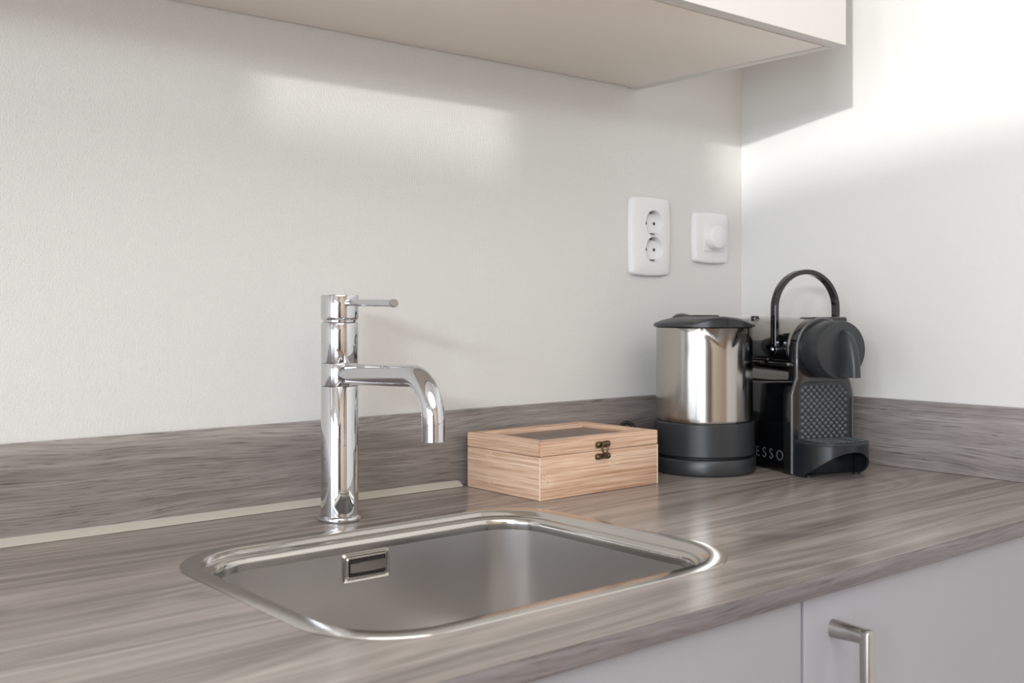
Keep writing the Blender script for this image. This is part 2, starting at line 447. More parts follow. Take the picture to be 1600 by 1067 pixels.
# ------------------------------------------------------------------ worktop, upstands, sealant
SX, SY, SHX, SHY, SR = -0.8535, -0.3385, 0.2235, 0.1815, 0.085      # sink outline
XL = -2.60
TW, YT = 0.0160, -0.600
wt = empty('worktop', (0, 0, H0), 0, 'grey-brown wood-grain laminate worktop with an inset steel sink', 'worktop')
bm = bmesh.new()
hole = rrect(SX, SY, SHX - 0.012, SHY - 0.012, SR - 0.012, 0)
outer = [(XL, YT + 0.003, 0), (-0.0005, YT + 0.003, 0), (-0.0005, -0.0005, 0), (XL, -0.0005, 0)]
def loop_edges(bm, pts):
    vs = [bm.verts.new(p) for p in pts]
    return vs, [bm.edges.new((vs[i], vs[(i + 1) % len(vs)])) for i in range(len(vs))]
v1, e1 = loop_edges(bm, outer); v2, e2 = loop_edges(bm, hole)
bmesh.ops.triangle_fill(bm, use_beauty=True, use_dissolve=False, edges=e1 + e2)
r = bmesh.ops.extrude_face_region(bm, geom=list(bm.faces))
for v in r['geom']:
    if isinstance(v, bmesh.types.BMVert): v.co.z = -TW
fin('laminate_top', bm, M_top, wt)
box('edge_band', XL, -0.0005, YT, YT + 0.003, -TW, 0.0, M_edge_shaded, wt, 0.0012, 3)

up = box('splash_upstand', XL, -0.0005, -0.0125, -0.0005, H0 + 0.0003, H0 + 0.0992, M_splash_b, None, 0.0008, 2)
tag(up, 'long grey wood-grain upstand behind the tap along the wallpapered wall', 'upstand')
up2 = box('splash_upstand', -0.0125, -0.0005, YT + 0.002, -0.0130, H0 + 0.0003, H0 + 0.0992, M_splash_r, None, 0.0008, 2)
tag(up2, 'short paler grey wood-grain upstand to the right of the coffee machine', 'upstand')
bm = bmesh.new()
xs = [XL, -0.612, -0.606, -0.6045]; sz = [1, 1, 0.85, 0.35]
rings = []
for x, s in zip(xs, sz):
    d, h = 0.0095 * s, 0.0078 * s
    rings.append([(x, -0.0124, 0.0004), (x, -0.0124 - d, 0.0004), (x, -0.0124 - d * 0.72, h * 0.38), (x, -0.0124 - d * 0.32, h * 0.75), (x, -0.0124, h)])
loft(bm, rings)
o = fin('sealant_strip', bm, M_sil, None, 50, (0, 0, H0))
tag(o, 'pale beige sealant bead along the foot of the upstand, ending at the wooden box', 'sealant')

# ------------------------------------------------------------------ sink
sk = empty('kitchen_sink', (SX, SY, H0), 0, 'rectangular brushed steel sink set in the worktop below the chrome tap', 'sink')
def sr(inset, z, rr=None):
    return rrect(0, 0, SHX - inset, SHY - inset, (SR - inset if rr is None else rr), z, 12)
bm = bmesh.new()
loft(bm, [sr(0.0, 0.0002), sr(0.0006, 0.0012), sr(0.0165, 0.0014), sr(0.0185, 0.0006), sr(0.0200, -0.0035), sr(0.0215, -0.0048),
          sr(0.0265, -0.0050), sr(0.0290, -0.0056), sr(0.0306, -0.0078), sr(0.0312, -0.0115), sr(0.0312, -0.018)], False, False)
rim = fin('rim', bm, M_rim, sk, 50)
bm = bmesh.new()
DZ = -0.165
ov = []
rings = [sr(0.0312, -0.018), sr(0.0330, -0.06), sr(0.0350, -0.115)]
for k in range(1, 8):
    a = PI / 2 * k / 7
    rings.append(sr(0.0355 + 0.040 * (1 - math.cos(a)), -0.120 - 0.040 * math.sin(a), max(SR - 0.0355 - 0.02 * (1 - math.cos(a)), 0.02)))
rings.append(sr(0.10, DZ + 0.003, 0.03))
loft(bm, rings, False, False)
# floor of the bowl towards the drain
last = [Vector(p) for p in rings[-1]]
dr = [(0.045 * math.cos(math.atan2(p.y, p.x)), 0.045 * math.sin(math.atan2(p.y, p.x)), DZ) for p in last]
loft(bm, [rings[-1], dr], False, False)
fin('bowl', bm, M_sink, sk, 50)
bm = bmesh.new()
lathe(bm, [(0.045, DZ), (0.044, DZ + 0.0015), (0.040, DZ + 0.0012), (0.037, DZ - 0.004), (0.030, DZ - 0.006), (0.001, DZ - 0.006)], 40, None, False, True)
drn = fin('drain', bm, M_rim, sk, 50)
bm = bmesh.new(); lathe(bm, [(0.026, DZ - 0.0058), (0.026, DZ - 0.002), (0.022, DZ + 0.0005), (0.001, DZ + 0.001)], 32)
fin('drain_strainer', bm, M_nickel, drn, 50)
# overflow on the far wall (local: wall at y ~ +0.1490)
OX0, OX1, OZ0, OZ1 = -0.8893 - SX, -0.8326 - SX, -0.0487, -0.0182
YW = SHY - 0.0322
def frame(bm, x0, x1, z0, z1, prof):
    """rounded rectangular frame in the XZ plane; prof = (inset, y) list"""
    rings = []
    for ins, y in prof:
        pts = rrect((x0 + x1) / 2, (z0 + z1) / 2, (x1 - x0) / 2 - ins, (z1 - z0) / 2 - ins, max(0.003 - ins * 0.2, 0.0012), 0, 4)
        rings.append([(px, y, pz) for px, pz, _ in pts])
    loft(bm, rings, False, False)
bm = bmesh.new()
frame(bm, OX0, OX1, OZ0, OZ1, [(0, YW + 0.002), (0.0004, YW - 0.0012), (0.0012, YW - 0.0020), (0.0022, YW - 0.0014), (0.0030, YW - 0.0006), (0.0044, YW - 0.0006),
                              (0.0052, YW - 0.0016), (0.0060, YW - 0.0016), (0.0064, YW - 0.0004), (0.0066, YW + 0.010)])
ovf = fin('overflow_frame', bm, M_rim, sk, 40)
bm = bmesh.new(); add_box(bm, OX0 + 0.0055, OX1 - 0.0055, YW - 0.0003, YW + 0.0002, OZ0 + 0.0055, OZ1 - 0.0055)
fin('overflow_opening', bm, M_gap, ovf)
bm = bmesh.new()
n = 10; rings = []
for k in range(n + 1):
    t = k / n; x = OX0 + 0.0072 + (OX1 - OX0 - 0.0144) * t
    b = 0.0012 * (1 - (2 * t - 1) ** 2)
    zc = (OZ0 + OZ1) / 2
    rings.append([(x, YW - 0.0014, zc - 0.0052 - b), (x, YW - 0.0034 - b, zc - 0.0046), (x, YW - 0.0036 - b, zc + 0.0046), (x, YW - 0.0014, zc + 0.0054 + b * 0.5)])
loft(bm, rings)
fin('overflow_cover', bm, M_nickel, ovf, 30)

# ------------------------------------------------------------------ tap
FX, FY = -0.8446, -0.1083
tp = empty('kitchen_tap', (FX, FY, H0), 0, 'tall chrome single-lever mixer tap with a downturned spout', 'tap')
bm = bmesh.new()
lathe(bm, [(0.0240, 0.0004), (0.0243, 0.0012), (0.0243, 0.0034), (0.0236, 0.0050), (0.0216, 0.0060), (0.0214, 0.0062)], 72)
fin('base_flange', bm, M_chrome, tp, 35)
bm = bmesh.new()
lathe(bm, [(0.0206, 0.0062), (0.0206, 0.1474), (0.0203, 0.1480), (0.0198, 0.1482)], 96)
fin('column', bm, M_chrome, tp, 35)
bm = bmesh.new()
lathe(bm, [(0.0198, 0.1482), (0.0203, 0.1484), (0.0206, 0.1490), (0.0206, 0.1730), (0.0203, 0.1736), (0.0198, 0.1738)], 96)
fin('swivel_ring', bm, M_chrome, tp, 35)
bm = bmesh.new()
lathe(bm, [(0.0198, 0.1738), (0.0203, 0.1740), (0.0206, 0.1746), (0.0206, 0.2160), (0.0200, 0.2178), (0.0194, 0.2184), (0.0186, 0.2190), (0.0186, 0.2206)], 96)
fin('upper_column', bm, M_chrome, tp, 35)
bm = bmesh.new()
lathe(bm, [(0.0186, 0.2206), (0.0196, 0.2212), (0.0206, 0.2226), (0.0208, 0.2240), (0.0208, 0.2470), (0.0204, 0.2482), (0.0196, 0.2487), (0.001, 0.2487)], 96)
capp = fin('cap', bm, M_chrome, tp, 35)
# spout: direction from tap axis
sd = Vector((-0.0174, -0.2017, 0)).normalized(); SL = 0.2025
R_b = 0.043; tilt = 0.006 / 0.15
pts = []
L1 = SL - R_b
for k in range(0, 9): 
    s = 0.012 + (L1 - 0.012) * k / 8
    pts.append(Vector((sd.x * s, sd.y * s, 0.1610 + tilt * s)))
zt = 0.1610 + tilt * L1
for k in range(1, 15):
    a = (PI / 2 + 0.03) * k / 14
    s = L1 + R_b * math.sin(a) - tilt * R_b * math.sin(a) * 0; z = zt - R_b * (1 - math.cos(a)) + tilt * R_b * math.sin(a) * (1 - k / 14)
    pts.append(Vector((sd.x * s, sd.y * s, z)))
for k in (1,): 
    pts.append(pts[-1] + Vector((0, 0, 0.1252 - pts[-1].z)))
bm = bmesh.new(); tube(bm, pts, 0.0112, 40)
fin('spout', bm, M_chrome, tp, 50)
e = pts[-1]
bm = bmesh.new()
lathe(bm, [(0.0100, 0.1252), (0.0104, 0.1248), (0.0113, 0.1240), (0.0113, 0.1072), (0.0108, 0.1066), (0.0092, 0.1066), (0.0090, 0.1085), (0.001, 0.1085)][::-1], 48,
      Matrix.Translation((e.x, e.y, 0)))
fin('aerator', bm, M_chrome, tp, 35)
ld = Vector((-0.0174, -0.2017, -0.0022)).normalized()
bm = bmesh.new(); a = Vector((0, 0, 0.2403)) + ld * 0.017; b = Vector((0, 0, 0.2403)) + ld * 0.121
tube(bm, [a, a.lerp(b, 0.5), b], 0.0038, 24)
lv = fin('lever', bm, M_chrome, tp, 50)
bm = bmesh.new(); tube(bm, [b, b + ld * 0.0008, b + ld * 0.0050, b + ld * 0.0060], [0.0037, 0.0041, 0.0041, 0.0034], 24)
fin('lever_tip', bm, M_chrome_d, lv, 35)

# ------------------------------------------------------------------ bamboo box
BX0, BX1, BY0, BY1, BH, BL = -0.6025, -0.3925, -0.1680, -0.0245, 0.0715, 0.0532
bx = empty('wooden_box', ((BX0 + BX1) / 2, (BY0 + BY1) / 2, H0), 0, 'pale bamboo box with a dark inset lid pane and a bronze clasp', 'box')
hx, hy, t = (BX1 - BX0) / 2, (BY1 - BY0) / 2, 0.0075
box('front_panel', -hx + 0.0012, hx - 0.0012, -hy, -hy + t, 0.0003, BL - 0.0003, M_bamF, bx, 0.0005)
box('back_panel', -hx + 0.0012, hx - 0.0012, hy - t, hy, 0.0003, BL - 0.0003, M_bamF, bx, 0.0005)
box('side_panel', -hx, -hx + t, -hy + 0.0003, hy - 0.0003, 0.0003, BL - 0.0003, M_bamS, bx, 0.0007)
box('side_panel', hx - t, hx, -hy + 0.0003, hy - 0.0003, 0.0003, BL - 0.0003, M_bamS, bx, 0.0007)
M_slip = mat_plain('pale_bamboo_end', srgb(238, 218, 198), 0.5)
for sx_ in (-1, 1):
    box('corner_edge', min(sx_ * (hx + 0.0002), sx_ * (hx - 0.0012)), max(sx_ * (hx + 0.0002), sx_ * (hx - 0.0012)), -hy - 0.0002, -hy + 0.0008, 0.0003, BL - 0.0003, M_slip, bx)
box('bottom_panel', -hx + t, hx - t, -hy + t, hy - t, 0.0008, 0.0045, M_bamF, bx)
ldm = empty('lid', (0, 0, 0)); ldm.parent = bx
fw = 0.0175
def mitre(name, side):
    bm = bmesh.new()
    z0, z1 = BL + 0.0003, BH
    if side in ('f', 'b'):
        s = -1 if side == 'f' else 1
        o_ = [(-hx, s * hy), (hx, s * hy), (hx - fw, s * (hy - fw)), (-hx + fw, s * (hy - fw))]
    else:
        s = -1 if side == 'l' else 1
        o_ = [(s * hx, -hy), (s * hx, hy), (s * (hx - fw), hy - fw), (s * (hx - fw), -hy + fw)]
    loft(bm, [[(x, y, z0) for x, y in o_], [(x, y, z1) for x, y in o_]])
    bmesh.ops.bevel(bm, geom=list(bm.edges), offset=0.0007, segments=2, affect='EDGES')
    return fin(name, bm, M_bamF if side in 'fb' else M_bamS, ldm, 40)
for s in 'fblr': mitre('lid_frame', s)
box('lid_pane', -hx + fw - 0.002, hx - fw + 0.002, -hy + fw - 0.002, hy - fw + 0.002, BH - 0.0085, BH - 0.0055, M_pane, ldm)
# clasp on the front face
cl = empty('clasp', (-0.4960 - (BX0 + BX1) / 2, -hy, 0)); cl.parent = bx
def plate(name, zc, h, wd):
    bm = bmesh.new()
    pts = []
    n = 40
    for k in range(n):
        a = 2 * PI * k / n
        ca, sa_ = math.cos(a), math.sin(a)
        px = wd / 2 * math.copysign(abs(ca) ** 0.42, ca)
        pz = h / 2 * math.copysign(abs(sa_) ** 0.5, sa_) * (0.80 + 0.20 * min(1, abs(px) / (wd * 0.30)) ** 2)
        pts.append((px, pz))
    loft(bm, [[(x, -0.0001, zc + z) for x, z in pts], [(x, -0.0016, zc + z) for x, z in pts], [(x * 0.9, -0.0022, zc + z * 0.88) for x, z in pts]])
    for s in (-1, 1):   # domed tacks
        m_ = Matrix.Translation((s * wd * 0.34, -0.0021, zc)) @ Matrix.Rotation(PI / 2, 4, 'X')
        lathe(bm, [(0.0030, 0), (0.0028, 0.0010), (0.0020, 0.0019), (0.0010, 0.0023), (0.0001, 0.0024)], 16, m_)
    return fin(name, bm, M_bronze, cl, 40)
plate('clasp_plate', 0.0610, 0.0088, 0.0250)
plate('clasp_plate', 0.0458, 0.0080, 0.0262)
bm = bmesh.new()
tube(bm, [(-0.0062, -0.0038, 0.0612), (0.0062, -0.0038, 0.0612)], 0.0026, 16)
ln = [(-0.0050, -0.0042, 0.0608), (-0.0052, -0.0050, 0.0560), (-0.0036, -0.0052, 0.0515), (0, -0.0054, 0.0492), (0.0036, -0.0052, 0.0515), (0.0052, -0.0050, 0.0560), (0.0050, -0.0042, 0.0608)]
tube(bm, ln, 0.0011, 10)
fin('clasp_hook', bm, M_bronze, cl, 50)
bm = bmesh.new(); tube(bm, [(0, -0.0018, 0.0458), (0, -0.0052, 0.0460), (0, -0.0072, 0.0475), (0, -0.0074, 0.0500)], [0.0022, 0.0020, 0.0018, 0.0022], 12)
fin('clasp_catch', bm, M_bronze, cl, 50)

# ------------------------------------------------------------------ kettle
KX, KY = -0.250, -0.128
kt = empty('electric_kettle', (KX, KY, H0), 0, 'brushed steel electric kettle with a black lid and black base', 'kettle')
ang_cam = math.atan2(-1.1408 - KY, -1.4584 - KX)          # where the near side of the kettle looks
spout_a = ang_cam + math.radians(27)
bm = bmesh.new()
lathe(bm, [(0.070, 0.0), (0.0728, 0.0015), (0.0735, 0.004), (0.0735, 0.0200), (0.0722, 0.0222), (0.066, 0.0228)], 96)
pb = fin('power_base', bm, M_blk2, kt, 35)
bm = bmesh.new()
tube(bm, smoothline([(-0.026, 0.060, 0.010), (-0.036, 0.084, 0.034), (-0.046, 0.100, 0.060), (-0.056, 0.107, 0.062), (-0.068, 0.1095, 0.050), (-0.090, 0.1098, 0.026),
          (-0.140, 0.1098, 0.010), (-0.25, 0.1098, 0.0065), (-0.30, 0.1098, 0.0065)], 5), 0.0027, 12)
fin('cord', bm, M_rub, pb, 60)
bm = bmesh.new(); lathe(bm, [(0.066, 0.0228), (0.066, 0.0262)], 64)
fin('base_gap', bm, M_rub, kt, 35)
bm = bmesh.new()
lathe(bm, [(0.066, 0.0262), (0.0710, 0.0264), (0.0719, 0.0275), (0.0719, 0.0300), (0.0717, 0.0712), (0.0708, 0.0724), (0.068, 0.0728)], 96)
fin('lower_band', bm, M_blk2, kt, 35)
# steel body with a pressed spout near the rim
bm = bmesh.new()
NS = 192; rings = []
for z, r in [(0.0728, 0.0686), (0.0740, 0.0692), (0.0760, 0.0693)] + [(0.080 + 0.125 * k / 24, 0.0693 - 0.0006 * k / 24) for k in range(25)] + [(0.2062, 0.0690), (0.2068, 0.0680)]:
    ring = []
    up_ = max(0.0, (z - 0.172) / 0.034); up_ = min(up_, 1) ** 1.5
    for i in range(NS):
        a = 2 * PI * i / NS
        d = (a - spout_a + PI) % (2 * PI) - PI
        wdt = 0.10 + 0.26 * up_
        bmp = math.exp(-(d / wdt) ** 4) * 0.0080 * up_ - 0.0016 * up_ * math.exp(-((abs(d) - wdt * 1.3) / 0.07) ** 2)
        ring.append(((r + bmp) * math.cos(a), (r + bmp) * math.sin(a), z))
    rings.append(ring)
loft(bm, rings)
fin('steel_body', bm, M_kettle, kt, 50)
# lid
def lid_ring(r, z, ext):
    out = []
    for i in range(NS):
        a = 2 * PI * i / NS; d = (a - spout_a + PI) % (2 * PI) - PI
        q = r + ext * math.exp(-(d / 0.42) ** 4)
        out.append((q * math.cos(a), q * math.sin(a), z))
    return out
bm = bmesh.new()
loft(bm, [lid_ring(0.060, 0.2070, 0.0), lid_ring(0.0712, 0.2072, 0.0035), lid_ring(0.0726, 0.2082, 0.004), lid_ring(0.0722, 0.2112, 0.004), lid_ring(0.0705, 0.2130, 0.003),
          lid_ring(0.060, 0.2168, 0), lid_ring(0.048, 0.2198, 0), lid_ring(0.030, 0.2218, 0), lid_ring(0.010, 0.2224, 0)])
lidk = fin('lid', bm, M_blk2, kt, 35)
# raised flap over the spout: an arched brow
bm = bmesh.new(); rings = []
for k in range(25):
    t_ = -1 + 2 * k / 24; a = spout_a - 0.05 + t_ * 0.62
    hgt = 0.0105 * max(0.0, math.cos(t_ * PI / 2)) ** 1.0
    ro = 0.0785 - 0.002 * abs(t_) ; ri = 0.050
    z0 = 0.2076
    rings.append([(ri * math.cos(a), ri * math.sin(a), z0 + 0.0102), (ro * math.cos(a), ro * math.sin(a), z0),
                  (ro * math.cos(a), ro * math.sin(a), z0 + 0.0036 + hgt * 0.72), ((ro - 0.004) * math.cos(a), (ro - 0.004) * math.sin(a), z0 + 0.0060 + hgt * 0.75),
                  (ri * math.cos(a), ri * math.sin(a), z0 + 0.0125 + hgt * 0.22)])
loft(bm, rings)
fin('lid_flap', bm, M_blk, lidk, 40)
bm = bmesh.new()
mm = Matrix.Rotation(spout_a + PI, 4, 'Z')
add_box(bm, -0.012, 0.030, -0.018, 0.018, 0.2216, 0.2240, 0.0010, 2, mm)
fin('lid_button', bm, M_blk, lidk, 40)
# handle on the side turned to the wall
ha = spout_a + PI
hd = Vector((math.cos(ha), math.sin(ha), 0))
bm = bmesh.new()
hp = [(0.050, 0.2170), (0.066, 0.2195), (0.084, 0.2185), (0.094, 0.210), (0.097, 0.180), (0.096, 0.140), (0.090, 0.105), (0.080, 0.085), (0.068, 0.078)]
tube(bm, smoothline([(hd.x * a, hd.y * a, z) for a, z in hp]), 0.0065, 18, True, 1.0, 1.5)
fin('handle', bm, M_blk, kt, 60)

# ------------------------------------------------------------------ coffee machine
MA = math.radians(-18.4)
cm = empty('coffee_machine', (-0.148, -0.259, H0), MA, 'black capsule coffee machine with lever arch and protruding drip tray', 'coffee machine')
# lower body (gloss black) behind the front column
def profile_extrude(bm, prof_yz, x0, x1):
    """prof in (y,z), extruded along x"""
    loft(bm, [[(x0, y, z) for y, z in prof_yz], [(x1, y, z) for y, z in prof_yz]])
bm = bmesh.new()
pr = [(0.006, 0.002), (0.228, 0.002), (0.234, 0.008), (0.234, 0.118)]
for k in range(0, 9):
    a = PI / 2 * k / 8; pr.append((0.224 + 0.010 * math.cos(a), 0.118 + 0.010 * math.sin(a)))
pr += [(0.15, 0.128), (0.085, 0.1285), (0.045, 0.1310), (0.006, 0.1330)]
loft(bm, [[(-0.0440, y, z - (0.0 if z < 0.1 else 0.006)) for y, z in pr], [(-0.0478, y, z - (0.0 if z < 0.1 else 0.002)) for y, z in pr], [(-0.0485, y, z if z < 0.1 else z - 0.004) for y, z in pr]][:0] +
         [[(-0.0490, y, z if z < 0.1 else z - 0.0050) for y, z in pr], [(-0.0470, y, z if z < 0.1 else z - 0.0018) for y, z in pr], [(-0.0430, y, z) for y, z in pr],
          [(0.0430, y, z) for y, z in pr], [(0.0470, y, z if z < 0.1 else z - 0.0018) for y, z in pr], [(0.0490, y, z if z < 0.1 else z - 0.0050) for y, z in pr]])
lb = fin('lower_body', bm, M_gloss, cm, 40)
# lettering on the left flank
tx = bpy.data.curves.new('lettering', 'FONT'); tx.body = 'NESPRESSO'; tx.size = 0.0215; tx.extrude = 0.0003; tx.space_character = 1.65; tx.align_x = 'RIGHT'
to = bpy.data.objects.new('lettering_tmp', tx); C.objects.link(to)
bpy.context.view_layer.update()
me = bpy.data.meshes.new_from_object(to.evaluated_get(bpy.context.evaluated_depsgraph_get()))
bpy.data.objects.remove(to)
me.name = 'lettering'
me.transform(Matrix(((0, 0, -1, -0.0491), (-1, 0, 0, 0.0250), (0, 1, 0, 0.0165), (0, 0, 0, 1))))
M_letter = mat_plain('embossed_lettering', srgb(120, 124, 126), 0.25, 0.5)
me.materials.clear(); me.materials.append(M_letter)
lt = bpy.data.objects.new('lettering', me); C.objects.link(lt); lt.parent = lb

# front column: keyhole-like frame (wide below, waisted, arched above)
def column_outline(ins=0.0):
    W, Wn, zs, zt = 0.0525 - ins, 0.0440 - ins, 0.112, 0.136
    right = [(W, 0.001 + ins)]
    right += [(W, zs)]
    for k in range(1, 7):
        t = k / 6; right.append((W + (Wn - W) * t, zs + (zt - zs) * (t + 0.10 * math.sin(t * PI))))
    right.append((Wn, 0.176))
    for k in range(1, 15):
        a = PI / 2 * k / 14
        right.append((Wn * math.cos(a), 0.176 + (0.0445 - ins) * math.sin(a)))
    left = [(-x, z) for x, z in right[::-1][1:]]
    return right + left
bm = bmesh.new()
loft(bm, [[(x, 0.020, z) for x, z in column_outline(0.0)], [(x, 0.003, z) for x, z in column_outline(0.0)], [(x, 0.0005, z) for x, z in column_outline(0.0010)],
          [(x, 0.0, z) for x, z in column_outline(0.0025)]])
fin('front_frame', bm, M_gloss_g, cm, 30)
# bevel rail round the frame; its highlight is put into the grey colour
bm = bmesh.new()
out = column_outline(0.0012)
tube(bm, [(x, 0.0020, z) for x, z in out], 0.0022, 10)
fin('frame_rail', bm, M_rail, cm, 60)
# recessed splash panel with a dimpled grid
def shield(ins, n=8):
    x0, x1, z0, z1, r = -0.0410 + ins, 0.0430 - ins, 0.040, 0.1290 - ins, 0.016
    p_ = [(x1, z0), (x1, z1 - r)]
    for k in range(1, n + 1):
        a = PI / 2 * k / n; p_.append((x1 - r + r * math.cos(a), z1 - r + r * math.sin(a)))
    for k in range(0, n + 1):
        a = PI / 2 + PI / 2 * k / n; p_.append((x0 + r + r * math.cos(a), z1 - r + r * math.sin(a)))
    p_.append((x0, z0)); return p_
bm = bmesh.new()
loft(bm, [[(x, 0.001, z) for x, z in shield(-0.0016)], [(x, -0.0012, z) for x, z in shield(-0.0010)], [(x, -0.0016, z) for x, z in shield(0.0)]])
sp_ = fin('splash_panel', bm, M_blk2, cm, 30)
bm = bmesh.new()
px, pz = 0.0098, 0.0047
hb = bmesh.new()
def in_shield(x, z, m_=0.0028):
    x0, x1, z1, r = -0.0410, 0.0430, 0.1290, 0.016
    if not (x0 + m_ < x < x1 - m_ and z < z1 - m_): return False
    cz = z1 - r
    for cx_ in (x0 + r, x1 - r):
        if z > cz and ((cx_ < 0 and x < cx_) or (cx_ > 0 and x > cx_)) and math.hypot(x - cx_, z - cz) > r - m_: return False
    return True
DIR4 = ((-1, 0), (0, -1), (1, 0), (0, 1))
row = 0; z = 0.0430
while z < 0.1290:
    k = 0; x = -0.0460 + (px / 2 if row % 2 else 0)
    while x < 0.0440:
        if in_shield(x, z):          # pointed stud
            a_, b_ = 0.0034, 0.0010
            v = [bm.verts.new((x + dx * a_, -0.0015, z + dz * a_ * 0.95)) for dx, dz in DIR4]
            u = [bm.verts.new((x + dx * b_, -0.0040, z + dz * b_)) for dx, dz in DIR4]
            for i in range(4): bm.faces.new((v[i], v[(i + 1) % 4], u[(i + 1) % 4], u[i]))
            bm.faces.new(u)
        xh = x + px / 2
        if in_shield(xh, z):         # dark perforation between the studs
            v = [hb.verts.new((xh + 0.0017 * math.cos(q * PI / 4), -0.0019, z + 0.0017 * math.sin(q * PI / 4))) for q in range(8)]
            hb.faces.new(v)
        x += px
    z += pz; row += 1
M_stud = mat_plain('stud_plastic', srgb(100, 103, 106), 0.30)
st = fin('stud_grid', bm, M_stud, sp_); st['kind'] = 'stuff'
st = fin('perforations', hb, M_rub, sp_); st['kind'] = 'stuff'

# brewing head: long rounded barrel behind the frame
bm = bmesh.new()
rings = []
for y, s, dz in [(0.018, 0.96, 0), (0.030, 0.985, 0), (0.06, 1.0, 0), (0.11, 1.0, 0.001), (0.16, 0.985, 0.001), (0.20, 0.95, 0.0), (0.222, 0.88, -0.002), (0.232, 0.76, -0.004)]:
    ring = []
    for k in range(64):
        a = 2 * PI * k / 64
        ex = 0.0455 * s; ez = 0.0430 * s
        ca, sa_ = math.cos(a), math.sin(a)
        ring.append((ex * math.copysign(abs(ca) ** 0.86, ca), y, 0.1775 + dz + (ez if sa_ > 0 else ez * 0.90) * math.copysign(abs(sa_) ** 0.9, sa_)))
    rings.append(ring)
loft(bm, rings)
fin('brewing_head', bm, M_head, cm, 40)
# darker flank inlay with a curved upper edge on each side
for s in (-1, 1):
    bm = bmesh.new(); rings = []
    n = 24
    for k in range(n + 1):
        t = k / n; y = 0.022 + 0.185 * t
        ztop = 0.1985 - 0.013 * math.sin(PI * min(t * 1.2, 1)) ** 2 * 1.0 if t < 0.4 else 0.1860 - 0.012 * ((t - 0.4) / 0.6) ** 2
        zbot = 0.1440 + 0.016 * t ** 2
        def surf(z):
            d = (z - 0.1775) / 0.0430
            return 0.0466 * math.sqrt(max(0.05, 1 - min(abs(d), 0.97) ** 2.2))
        zz = [zbot + (ztop - zbot) * q / 6 for q in range(7)]
        rings.append([(s * (surf(z) - 0.004), y, z) for z in (zz[0], zz[-1])][:1] + [(s * (surf(z) + 0.0006), y, z) for z in zz] + [(s * (surf(zz[-1]) - 0.004), y, zz[-1])])
    loft(bm, rings)
    fin('side_inlay', bm, M_gloss, cm, 50)
# slot lines on the left flank
for (y0, y1) in ((0.016, 0.064), (0.080, 0.135)):
    bm = bmesh.new()
    add_box(bm, -0.0474, -0.0450, y0, y1, 0.1550, 0.1564, 0.0004)
    tr = fin('trim_strip', bm, M_nickel, cm, 40)
    bm = bmesh.new(); lathe(bm, [(0.0028, -0.003), (0.0028, 0.0015), (0.0018, 0.0022), (0.0002, 0.0024)], 20, align((-0.0472, y0, 0.1543), (-1, 0, 0)))
    fin('trim_screw', bm, M_nickel, tr, 40)
# hinge cover between the head and the lever on top
bm = bmesh.new()
add_box(bm, -0.012, 0.046, 0.004, 0.040, 0.2130, 0.2215, 0.0030, 3)
fin('hinge_cover', bm, M_gloss, cm, 40)
bm = bmesh.new(); lathe(bm, [(0.006, 0.215), (0.0065, 0.2205), (0.0055, 0.2222), (0.001, 0.2226)], 28, Matrix.Translation((-0.022, 0.135, 0)))
fin('water_button', bm, M_gloss, cm, 40)

# round front cap and its pouring nose
hz = 0.1762; R_c = 0.0405
bm = bmesh.new()
mt = align((0.001, 0.0, hz), (0, -1, 0))
lathe(bm, [(R_c - 0.0006, -0.004), (R_c - 0.0004, 0.0), (R_c, 0.001), (R_c, 0.0375), (R_c - 0.0006, 0.0390), (R_c - 0.0016, 0.0395), (0.001, 0.0395)], 96, mt)
fin('front_cap', bm, M_blk2, cm, 35)
bm = bmesh.new(); rings = []
n = 22; yf = -0.0390
for k in range(n + 1):
    t = k / n                       # 0 top .. 1 bottom
    z = hz + 0.0285 - 0.0655 * t
    P_ = 0.0310 * math.sqrt(max(0.0, 1 - (1 - t) ** 2.0)) + 0.0006
    wv = 0.0098 * min(1.0, math.sqrt(max(0.0, 1 - (1 - min(t * 2.6, 1)) ** 2)) + 0.02)
    ring = []
    for q in range(17):
        a = PI * q / 16
        ca, sa_ = math.cos(a), math.sin(a)
        ring.append((0.0035 + wv * math.copysign(abs(ca) ** 0.6, ca), yf - P_ * abs(sa_) ** 0.7, z))
    rings.append(ring)
loft(bm, rings)
fin('pouring_nose', bm, M_blk2, cm, 40)

# lever arch
bm = bmesh.new()
Rw = 0.0530; path = []
lvy = 0.040
for z in (0.176, 0.19, 0.205, 0.22, 0.2335): path.append((-Rw, lvy, z))
for k in range(1, 24):
    a = PI - PI * k / 24; path.append((Rw * math.cos(a), lvy, 0.2335 + Rw * math.sin(a)))
for z in (0.2335, 0.22, 0.205, 0.19, 0.176): path.append((Rw, lvy, z))
